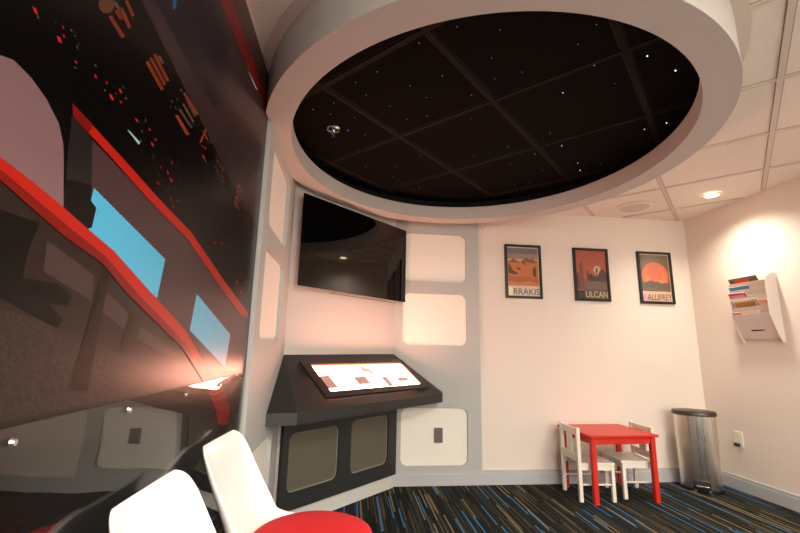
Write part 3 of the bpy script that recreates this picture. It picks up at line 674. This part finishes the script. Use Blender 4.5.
# ---------------------------------------------------------------- posters
def poster(label, x0, z0, art, letters, block, lcol, lx):
    W_, HH = 0.338, 0.487; fw, th = 0.022, 0.020; y = YB
    t = thing('framed_poster', label, 'poster', (x0+W_/2, y, z0), group=None)
    bm = B(); holed(bm, 0, 0, W_, HH, [[(fw, fw), (W_-fw, fw), (W_-fw, HH-fw), (fw, HH-fw)]], (x0, y-th, z0), (1, 0, 0), (0, 0, 1), (0, th-0.0005, 0)); obj('frame', bm, M['frame'], t)
    mats = []; bm = B(); y_ = y-0.008
    box(bm, x0+fw-0.004, y_, z0+fw-0.004, x0+W_-fw+0.004, y-0.001, z0+HH-fw+0.004)
    iw, ih = W_-2*fw, HH-2*fw
    for k, (c, pts) in enumerate(art):
        vs = [bm.verts.new((x0+fw+iw*a, y_-0.0003-0.0002*k, z0+fw+ih*b)) for a, b in pts]
        f = bm.faces.new(vs); f.normal_update()
        if f.normal.y > 0: f.normal_flip()
        if c not in mats: mats.append(c)
        f.material_index = 1+mats.index(c)
    obj('print', bm, [mat('paper', rgb(*block[1]), 0.6)]+[mat('ink', rgb(*c), 0.6) for c in mats], t, keep=True)
    text_mesh('lettering', letters, 0.056, mat('letter_ink', rgb(*lcol), 0.6), t, (x0+fw+iw*lx, y_-0.004, z0+fw+0.012), (1, 0, 0), (0, 0, 1), width=iw*(0.985-lx))
    bm = B(); box(bm, x0+fw-0.002, y-0.0145, z0+fw-0.002, x0+W_-fw+0.002, y-0.013, z0+HH-fw+0.002); obj('glass_pane', bm, M['glass'], t)
R_ = lambda a, b, c, d: [(a, b), (c, b), (c, d), (a, d)]
def hills(y0, pts, c): return (c, [(0.02, y0)]+pts+[(0.98, y0)])
desert = [((120, 104, 112), R_(0.02, 0.205, 0.98, 0.985)), ((150, 124, 116), R_(0.02, 0.70, 0.98, 0.86)), ((208, 160, 96), R_(0.02, 0.62, 0.98, 0.755)),
          hills(0.62, [(0.02, 0.70), (0.12, 0.72), (0.2, 0.765), (0.3, 0.715), (0.42, 0.70), (0.52, 0.745), (0.62, 0.79), (0.7, 0.75), (0.8, 0.765), (0.92, 0.715), (0.98, 0.71)], (128, 74, 48)),
          hills(0.205, [(0.02, 0.69), (0.25, 0.675), (0.5, 0.70), (0.75, 0.685), (0.98, 0.69)], (200, 112, 40)), hills(0.205, [(0.02, 0.42), (0.3, 0.38), (0.6, 0.40), (0.98, 0.34)], (176, 92, 40)), hills(0.205, [(0.02, 0.30), (0.4, 0.27), (0.7, 0.31), (0.98, 0.26)], (206, 124, 60)),
          ((70, 34, 20), [(0.03, 0.46), (0.28, 0.43), (0.33, 0.46), (0.16, 0.52), (0.03, 0.69)]), ((84, 42, 22), [(0.28, 0.56), (0.4, 0.52), (0.42, 0.54), (0.34, 0.59)]),
          ((84, 42, 22), [(0.47, 0.68), (0.58, 0.63), (0.6, 0.65), (0.5, 0.71)]), ((78, 36, 20), R_(0.84, 0.39, 0.90, 0.60)), ((110, 56, 30), R_(0.80, 0.42, 0.84, 0.57)),
          ((250, 250, 190), R_(0.02, 0.01, 0.15, 0.175))]
poster('framed desert dunes travel poster lettered RRAKIS, leftmost of the three', 1.329, 1.510, desert, 'RRAKIS', ((0, 0, 0), (226, 206, 196)), (88, 52, 44), 0.17)
circ = lambda cx, cy, r, n=20, a0=0, a1=360, ay=0.667: [(cx+r*math.cos(math.radians(a0+(a1-a0)*i/n)), cy+r*ay*math.sin(math.radians(a0+(a1-a0)*i/n))) for i in range(n if a1-a0 == 360 else n+1)]
city = [((176, 84, 62), R_(0.0, 0.0, 1.0, 1.0)), ((150, 72, 56), R_(0.0, 0.19, 1.0, 0.40)), ((120, 60, 50), [(0.12, 0.19), (0.12, 0.70), (0.17, 0.78), (0.23, 0.70), (0.26, 0.19)]), ((96, 48, 44), [(0.02, 0.19), (0.02, 0.52), (0.10, 0.54), (0.12, 0.19)]),
        ((110, 56, 48), [(0.34, 0.19), (0.34, 0.56), (0.38, 0.60), (0.42, 0.56), (0.42, 0.19)]), ((206, 168, 158), circ(0.70, 0.60, 0.13)), ((70, 40, 44), [(0.64, 0.53), (0.66, 0.62), (0.72, 0.65), (0.70, 0.54)]),
        ((62, 44, 48), [(0.42, 0.19), (0.42, 0.50), (0.5, 0.52), (0.58, 0.46), (0.72, 0.48), (0.76, 0.56), (0.86, 0.64), (0.96, 0.56), (1.0, 0.50), (1.0, 0.19)]), ((112, 84, 78), R_(0.26, 0.19, 1.0, 0.36)),
        ((12, 9, 9), R_(0.0, 0.0, 0.24, 0.165)), ((84, 66, 58), R_(0.24, 0.0, 1.0, 0.19))]
poster('framed red city poster with a pale moon lettered ULCAN, between the other two', 1.974, 1.507, city, 'ULCAN', ((0, 0, 0), (140, 80, 64)), (206, 190, 140), 0.27)
planet = [((104, 88, 62), R_(0.02, 0.21, 0.98, 0.985)), ((214, 96, 50), circ(0.5, 0.535, 0.45)), ((226, 118, 66), circ(0.5, 0.50, 0.36)), ((206, 98, 56), circ(0.5, 0.60, 0.26)),
          hills(0.21, [(0.02, 0.40), (0.14, 0.40), (0.28, 0.43), (0.36, 0.44), (0.46, 0.41), (0.58, 0.42), (0.68, 0.38), (0.8, 0.40), (0.9, 0.385), (0.98, 0.42)], (84, 68, 46)), hills(0.21, [(0.02, 0.26), (0.3, 0.30), (0.6, 0.25), (0.98, 0.29)], (96, 78, 52)),
          ((240, 150, 222), R_(0.02, 0.01, 0.13, 0.165))]
poster('framed orange planet poster lettered ALLIFREY, rightmost of the three', 2.603, 1.502, planet, 'ALLIFREY', ((0, 0, 0), (228, 190, 160)), (100, 66, 48), 0.16)

# ---------------------------------------------------------------- small wall sensor
ws = thing('wall_sensor', 'tiny round white sensor high on the back wall beside the grey panel', 'sensor', (1.14, YB, 2.147))
bm = B(); tube(bm, (1.14, YB, 2.147), (1.14, YB-0.012, 2.147), 0.022, 0.020, n=20); obj('sensor_disc', bm, M['plate'], ws, smooth=True)
bm = B(); tube(bm, (1.145, YB-0.0125, 2.152), (1.145, YB-0.016, 2.152), 0.006, n=12); obj('sensor_eye', bm, M['slot'], ws)

# ---------------------------------------------------------------- ceiling fittings
def downlight(x, y, label):
    t = thing('downlight', label, 'ceiling light', (x, y, H))
    bm = B(); lathe(bm, [(0.048, H-0.006), (0.066, H-0.003), (0.068, H), (0.048, H)], (x, y, 0), n=40); obj('trim_ring', bm, M['plate'], t, smooth=True)
    bm = B(); lathe(bm, [(0.001, H-0.004), (0.047, H-0.004), (0.047, H-0.001), (0.001, H-0.001)], (x, y, 0), n=32, closed=False); obj('lens', bm, M['glow'], t)
downlight(2.806, 2.845, 'glowing round downlight in the ceiling tiles above the magazine rack')
downlight(2.20, 0.85, 'round downlight in the ceiling nearest the camera on the right')
downlight(0.55, 0.35, 'round downlight in the ceiling just above the camera, before the ring')
for x, y, lb in ((0.9, -0.95, 'rectangular ceiling light panel just behind the camera'), (1.9, -2.3, 'rectangular ceiling light panel near the rear wall')):
    t = thing('ceiling_troffer', lb, 'ceiling light', (x, y, H), group='ceiling light panels behind the camera')
    bm = B(); holed(bm, -0.6, -0.3, 0.6, 0.3, [[(-0.57, -0.27), (0.57, -0.27), (0.57, 0.27), (-0.57, 0.27)]], (x, y, H-0.012), (1, 0, 0), (0, 1, 0), (0, 0, 0.012)); obj('frame', bm, M['plate'], t)
    bm = B(); box(bm, x-0.575, y-0.275, H-0.008, x+0.575, y+0.275, H-0.004); obj('diffuser', bm, M['glown'], t)
sp = thing('ceiling_speaker', 'round white ceiling speaker in the tiles above the posters', 'speaker', (2.406, 3.215, H))
bm = B(); lathe(bm, [(0.120, H-0.007), (0.148, H-0.005), (0.152, H), (0.120, H)], (2.406, 3.215, 0), n=48); obj('rim', bm, M['plate'], sp, smooth=True)
bm = B(); lathe(bm, [(0.001, H-0.005), (0.1195, H-0.0035), (0.1195, H-0.001), (0.001, H-0.001)], (2.406, 3.215, 0), n=48, closed=False); obj('grille', bm, M['spk'], sp)
bm = B(); lathe(bm, [(0.001, H-0.012), (0.045, H-0.010), (0.055, H-0.0055), (0.001, H-0.0055)], (2.406, 3.215, 0), n=32, closed=False); obj('centre_cap', bm, M['tee'], sp, smooth=True)
fx, fy = -0.155, 2.237
fs = thing('fire_sprinkler', 'small chrome fire sprinkler head on the black star ceiling', 'sprinkler', (fx, fy, ZD))
bm = B(); lathe(bm, [(0.001, ZD-0.001), (0.040, ZD-0.001), (0.036, ZD-0.008), (0.020, ZD-0.012), (0.001, ZD-0.012)], (fx, fy, 0), n=32, closed=False); obj('escutcheon', bm, M['chrome'], fs, smooth=True)
bm = B(); tube(bm, (fx, fy, ZD-0.012), (fx, fy, ZD-0.022), 0.010); tube(bm, (fx-0.009, fy, ZD-0.02), (fx-0.002, fy, ZD-0.044), 0.0022, n=8); tube(bm, (fx+0.009, fy, ZD-0.02), (fx+0.002, fy, ZD-0.044), 0.0022, n=8); obj('frame_arms', bm, M['chrome'], fs, smooth=True)
bm = B(); tube(bm, (fx, fy, ZD-0.044), (fx, fy, ZD-0.047), 0.014, n=20); obj('deflector', bm, M['chrome'], fs)

# ---------------------------------------------------------------- magazine rack on the right wall
y0, y1 = 2.728, 3.036; ym = (y0+y1)/2
rk = thing('magazine_rack', 'white plastic tiered magazine file hung on the right wall', 'magazine rack', (XR, ym, 1.16))
bm = B(); holed(bm, y0, 1.16, y1, 1.665, [rrect(ym+0.10, 1.175, ym+0.125, 1.20, 0.004, 1), rrect(ym-0.125, 1.175, ym-0.10, 1.20, 0.004, 1)], (XR-0.004, 0, 0), (0, 1, 0), (0, 0, 1), (0.0035, 0, 0)); obj('back_plate', bm, M['plasticw'], rk)
lips = [1.615, 1.560, 1.500, 1.425, 1.368]
for i, zl in enumerate(lips):
    hgt = 0.15 if i < 4 else 0.185
    P4 = [(XR-0.004, zl-hgt), (XR-0.022, zl-hgt), (XR-0.100, zl), (XR-0.004, zl)]
    bm = B()
    # slanted front sheet with a finger notch, two triangular side cheeks
    fd = Vector((-0.078, 0, hgt)); fl = fd.length; fd.normalize(); th = Vector((fd.z, 0, -fd.x))*0.0025
    hole = [[(-0.055, fl*0.30), (0.055, fl*0.30), (0.055, fl*0.36), (-0.055, fl*0.36)]] if i == 4 else []
    holed(bm, y0-ym+0.002, 0, y1-ym-0.002, fl, hole, (XR-0.022, ym, zl-hgt), (0, 1, 0), fd, th)
    box(bm, XR-0.022, y0, zl-hgt-0.0025, XR-0.004, y1, zl-hgt)
    obj('pocket', bm, M['plasticw'], rk)
for yy in (y0-0.003, y1+0.0005):
    bm = B(); prism(bm, [(x, yy, z) for x, z in ((XR-0.0005, 1.150), (XR-0.024, 1.150), (XR-0.052, 1.205), (XR-0.102, 1.362), (XR-0.102, 1.545), (XR-0.098, 1.612), (XR-0.085, 1.640), (XR-0.030, 1.668), (XR-0.0005, 1.668))], (0, 0.0025, 0)); obj('side_panel', bm, M['plasticw'], rk)
def magazine(i, yc, w, rise, tilt, col, extra, label, dx=0.0, th=0.005):
    """a magazine standing in pocket i, leaning on its slanted front"""
    zl = lips[i]; zb_ = zl-0.075; h = 0.075+rise+0.012
    fd = Vector((-0.078, 0, 0.15)).normalized(); base = Vector((XR-0.022-0.078*0.5+0.013+dx, yc, zb_)); Y = Vector((0, 1, 0)); nn = Vector((-fd.z, 0, fd.x))
    ct, st = math.cos(tilt), math.sin(tilt); U = Y*ct+fd*st; V = fd*ct-Y*st
    t = thing('magazine', label, 'magazine', base, group=None)
    bm = B(); prism(bm, [base-U*w/2, base+U*w/2, base+U*w/2+V*h, base-U*w/2+V*h], -nn*th); obj('pages', bm, mat('pages', rgb(232, 220, 200), 0.7), t)
    bm = B(); prism(bm, [base-U*w/2+nn*0.0004, base+U*w/2+nn*0.0004, base+U*w/2+V*h+nn*0.0004, base-U*w/2+V*h+nn*0.0004], nn*0.0006); c = obj('cover', bm, mat('cover', rgb(*col), 0.35), t)
    for (u0_, v0_, u1_, v1_, cc) in extra:
        bm = B(); prism(bm, [base+U*w*(u-0.5)+V*h*v+nn*0.0012 for u, v in ((u0_, v0_), (u1_, v0_), (u1_, v1_), (u0_, v1_))], nn*0.0004); obj('cover_print', bm, mat('cover_print', rgb(*cc), 0.4), t)
    return t
# U runs toward +y, i.e. leftwards as seen from the room
magazine(0, ym+0.02, 0.24, 0.045, 0.0, (112, 72, 52), [(0.3, 0.62, 0.8, 0.86, (214, 60, 26)), (0.02, 0.86, 0.98, 0.98, (140, 110, 80))], 'brown and orange magazine, topmost in the wall rack')
magazine(1, ym+0.062, 0.17, 0.030, 0.0, (40, 110, 168), [(0.05, 0.7, 0.95, 0.95, (58, 140, 186))], 'blue magazine in the wall rack above the magenta one')
magazine(1, ym-0.06, 0.15, 0.012, 0.0, (226, 210, 120), [(0.05, 0.80, 0.95, 0.9, (120, 120, 100))], 'pale yellow magazine in the wall rack right of the blue one', dx=0.012)
magazine(2, ym+0.085, 0.15, 0.040, 0.02, (196, 24, 96), [(0.1, 0.72, 0.9, 0.86, (236, 150, 190))], 'magenta magazine at the left side of the wall rack')
magazine(2, ym-0.06, 0.16, 0.012, 0.0, (236, 224, 168), [(0.05, 0.84, 0.95, 0.92, (196, 170, 60))], 'cream and yellow striped magazine beside the magenta one', dx=0.012)
magazine(3, ym+0.025, 0.21, 0.055, 0.0, (60, 48, 40), [(0.03, 0.3, 0.97, 0.97, (236, 224, 204)), (0.08, 0.62, 0.92, 0.90, (206, 140, 44)), (0.08, 0.4, 0.92, 0.62, (150, 140, 108))], 'white bordered magazine with a golden picture in the wall rack')
magazine(3, ym-0.095, 0.10, 0.045, 0.0, (236, 160, 128), [(0.1, 0.6, 0.9, 0.9, (240, 180, 150))], 'peach magazine at the right side of the wall rack', dx=0.012)
magazine(4, ym+0.03, 0.22, 0.018, 0.0, (226, 118, 40), [(0.0, 0.80, 0.7, 0.94, (240, 232, 220)), (0.1, 0.64, 0.6, 0.74, (60, 40, 30))], 'orange magazine with dark text, lowest in the wall rack')

# ---------------------------------------------------------------- pedal bin
bx, by, brz = 2.825, 3.300, math.radians(-38)
bn = thing('pedal_bin', 'oval stainless steel pedal bin with dark lid in the corner', 'trash can', (bx, by, 0))
def oval(a, b, n=64, p=2.4):
    out = []
    for i in range(n):
        t = 2*PI*i/n; c, s = math.cos(t), math.sin(t); out.append((a*math.copysign(abs(c)**(2/p), c), b*math.copysign(abs(s)**(2/p), s)))
    return out
def ovalsolid(bm, prof, close=True):
    rings = []
    for a, b, z in prof:
        rings.append([bm.verts.new((bx+x*math.cos(brz)-y*math.sin(brz), by+x*math.sin(brz)+y*math.cos(brz), z)) for x, y in oval(a, b)])
    for j in range(len(rings)-1):
        n = len(rings[0])
        for i in range(n): bm.faces.new((rings[j][i], rings[j][(i+1) % n], rings[j+1][(i+1) % n], rings[j+1][i]))
    bm.faces.new(rings[0][::-1]); bm.faces.new(rings[-1])
bm = B(); ovalsolid(bm, [(0.143, 0.104, 0.0), (0.145, 0.106, 0.006), (0.145, 0.106, 0.024), (0.141, 0.102, 0.028)]); obj('base_ring', bm, M['black'], bn, smooth=True)
bm = B(); ovalsolid(bm, [(0.137, 0.099, 0.028), (0.143, 0.104, 0.37), (0.146, 0.106, 0.568)]); obj('steel_body', bm, M['steel'], bn, smooth=True)
bm = B(); ovalsolid(bm, [(0.151, 0.109, 0.568), (0.155, 0.113, 0.573), (0.155, 0.113, 0.593), (0.149, 0.107, 0.602), (0.10, 0.07, 0.609), (0.04, 0.03, 0.612)]); obj('bin_lid', bm, M['lid'], bn, smooth=True)
def bl(x, y, z): return Vector((bx+x*math.cos(brz)-y*math.sin(brz), by+x*math.sin(brz)+y*math.cos(brz), z))
mtb = Matrix.Translation((bx, by, 0)) @ Matrix.Rotation(brz, 4, 'Z')
bm = B(); box(bm, -0.055, -0.113, 0.030, 0.055, -0.099, 0.085, 0.004, mtx=mtb); obj('pedal_recess', bm, M['black'], bn)
bm = B(); box(bm, -0.045, -0.150, 0.046, 0.045, -0.1135, 0.058, 0.004, mtx=mtb); pd = obj('foot_pedal', bm, M['chrome'], bn)
for sx_ in (-0.05, 0.05):
    bm = B(); tube(bm, bl(sx_, -0.116, 0.012), bl(sx_, -0.108, 0.012), 0.012, n=14); obj('wheel', bm, M['chrome'], bn)

# ---------------------------------------------------------------- children's table and two little chairs
def rotz(bm, c, a): bmesh.ops.rotate(bm, verts=bm.verts, cent=c, matrix=Matrix.Rotation(a, 3, 'Z'))
tr_ = math.radians(3)
ct = thing('kids_table', 'small red wooden children\'s table by the back wall', 'table', (1.99, 3.235, 0))
tx0, tx1, ty0, ty1, tz = 1.720, 2.270, 3.000, 3.456, 0.468
bm = B(); box(bm, tx0, ty0, tz-0.018, tx1, ty1, tz, 0.005); obj('tabletop', bm, M['red'], ct)
bm = B(); holed(bm, tx0+0.028, ty0+0.028, tx1-0.028, ty1-0.028, [[(tx0+0.046, ty0+0.046), (tx1-0.046, ty0+0.046), (tx1-0.046, ty1-0.046), (tx0+0.046, ty1-0.046)]], (0, 0, tz-0.068), (1, 0, 0), (0, 1, 0), (0, 0, 0.0495)); obj('apron', bm, M['red'], ct)
for x in (tx0+0.018, tx1-0.052):
    for y in (ty0+0.018, ty1-0.052):
        bm = B(); box(bm, x, y, 0, x+0.034, y+0.034, tz-0.0185, 0.003); obj('leg', bm, M['red'], ct)
ct.rotation_euler = (0, 0, math.radians(2.5))
def kid_chair(label):
    t = thing('kids_chair', label, 'chair', (0, 0, 0))
    w, d, sh, bh = 0.29, 0.27, 0.265, 0.505     # back at -x, faces +x
    p = 0.026
    bm = B(); box(bm, -d/2+p+0.001, -w/2+0.002, sh-0.016, d/2+0.006, w/2-0.002, sh, 0.004); obj('seat', bm, M['white'], t, local=True)
    bm = B(); box(bm, -d/2+p, -w/2+0.006, sh-0.052, d/2-p, -w/2+0.020, sh-0.0165); box(bm, -d/2+p, w/2-0.020, sh-0.052, d/2-p, w/2-0.006, sh-0.0165); box(bm, d/2-0.018, -w/2+p, sh-0.052, d/2-0.004, w/2-p, sh-0.0165); obj('seat_rail', bm, M['white'], t, local=True)
    for y in (-w/2, w/2-p):
        bm = B(); box(bm, d/2-p, y, 0, d/2, y+p, sh-0.0165, 0.003); obj('leg', bm, M['white'], t, local=True)
        bm = B(); box(bm, -d/2, y, 0, -d/2+p, y+p, bh, 0.003); obj('back_post', bm, M['white'], t, local=True)
        bm = B(); tube(bm, (-d/2+p, y+p/2, 0.115), (d/2-p, y+p/2, 0.115), 0.007, n=10); obj('stretcher', bm, M['white'], t, local=True, smooth=True)
    bm = B(); box(bm, -d/2+0.002, -w/2+p, bh-0.055, -d/2+0.020, w/2-p, bh-0.006, 0.003); obj('top_rail', bm, M['white'], t, local=True)
    bm = B(); box(bm, -d/2+0.002, -w/2+p, sh+0.004, -d/2+0.020, w/2-p, sh+0.054, 0.003); obj('lower_rail', bm, M['white'], t, local=True)
    bm = B(); box(bm, -d/2+0.005, -0.040, sh+0.054, -d/2+0.017, 0.040, bh-0.055, 0.002); obj('back_panel', bm, M['white'], t, local=True)
    return t
kc = kid_chair('small white wooden chair at the left side of the red table'); kc.location = (1.814, 3.210, 0); kc.rotation_euler = (0, 0, math.radians(-3))
kc2 = copy_tree(kc); kc2['label'] = 'small white wooden chair tucked under the right side of the red table'
kc2.location = (2.185, 3.250, 0); kc2.rotation_euler = (0, 0, PI-math.radians(4))

# ---------------------------------------------------------------- two white shell chairs with red cushions
def shell_chair(label):
    t = thing('shell_chair', label, 'chair', (0, 0, 0))
    # (x, z, half width, edge lift) from the front of the seat to the top of the back
    prof = [(0.205, 0.418, 0.150, 0.00), (0.190, 0.432, 0.185, 0.004), (0.14, 0.440, 0.215, 0.010), (0.06, 0.436, 0.228, 0.020), (-0.03, 0.430, 0.226, 0.032), (-0.10, 0.430, 0.212, 0.045), (-0.15, 0.440, 0.198, 0.055),
            (-0.185, 0.465, 0.186, 0.060), (-0.200, 0.505, 0.176, 0.058), (-0.218, 0.55, 0.170, 0.052), (-0.237, 0.60, 0.166, 0.044), (-0.256, 0.65, 0.168, 0.036), (-0.273, 0.697, 0.166, 0.030), (-0.285, 0.730, 0.158, 0.024), (-0.293, 0.753, 0.144, 0.016), (-0.298, 0.764, 0.118, 0.008)]
    P_ = [Vector((a, 0, b)) for a, b, c, d in prof]; n = len(prof); bm = B(); grid = []
    for i in range(n):
        tan = (P_[min(i+1, n-1)]-P_[max(i-1, 0)]).normalized(); nor = Vector((-tan.z, 0, tan.x)); nor = nor if (nor.z > 0 or nor.x > 0) else -nor
        if i < 5: nor = nor if nor.z > 0 else -nor
        else: nor = nor if nor.x > 0 else -nor
        row = []
        for j in range(-8, 9):
            u = j/8; lift = prof[i][3]*(abs(u)**2.4)
            row.append(bm.verts.new(P_[i]+Vector((0, prof[i][2]*math.sin(u*PI/2*0.999)*1.0, 0))+nor*lift))
        grid.append(row)
    for i in range(n-1):
        for j in range(16): bm.faces.new((grid[i][j], grid[i][j+1], grid[i+1][j+1], grid[i+1][j]))
    bmesh.ops.recalc_face_normals(bm, faces=bm.faces)
    s_ = obj('seat_shell', bm, M['shell'], t, local=True, smooth='all')
    md = s_.modifiers.new('thick', 'SOLIDIFY'); md.thickness = 0.007; md.offset = 0
    sb = s_.modifiers.new('smooth', 'SUBSURF'); sb.levels = 2; sb.render_levels = 2
    bm = B(); lathe(bm, [(0.001, 0.446), (0.15, 0.456), (0.180, 0.464), (0.187, 0.476), (0.182, 0.488), (0.158, 0.498), (0.09, 0.503), (0.001, 0.504)], (0.020, 0, 0), n=56, closed=False, sx=1.0, sy=1.02)
    obj('seat_cushion', bm, M['redfab'], t, local=True, smooth='all')
    for a in (45, 135, 225, 315):
        x, y = math.cos(math.radians(a)), math.sin(math.radians(a))
        bm = B(); tube(bm, (0.07*x+0.01, 0.07*y, 0.424), (0.24*x+0.01, 0.22*y, 0.0), 0.014, 0.010, n=14); obj('leg', bm, M['chrome'], t, local=True, smooth=True)
    bm = B(); box(bm, -0.07, -0.07, 0.412, 0.09, 0.07, 0.426, 0.004); obj('seat_mount', bm, M['black'], t, local=True)
    return t
sc1 = shell_chair('white shell chair with red cushion, nearer the console'); sc1.location = (-0.115, 1.44, 0); sc1.rotation_euler = (0, 0, math.radians(-4))
sc2 = copy_tree(sc1); sc2['label'] = 'white shell chair at the bottom edge of the picture, farther from the console'
sc2.location = (-0.112, 0.965, 0); sc2.rotation_euler = (0, 0, math.radians(-2))
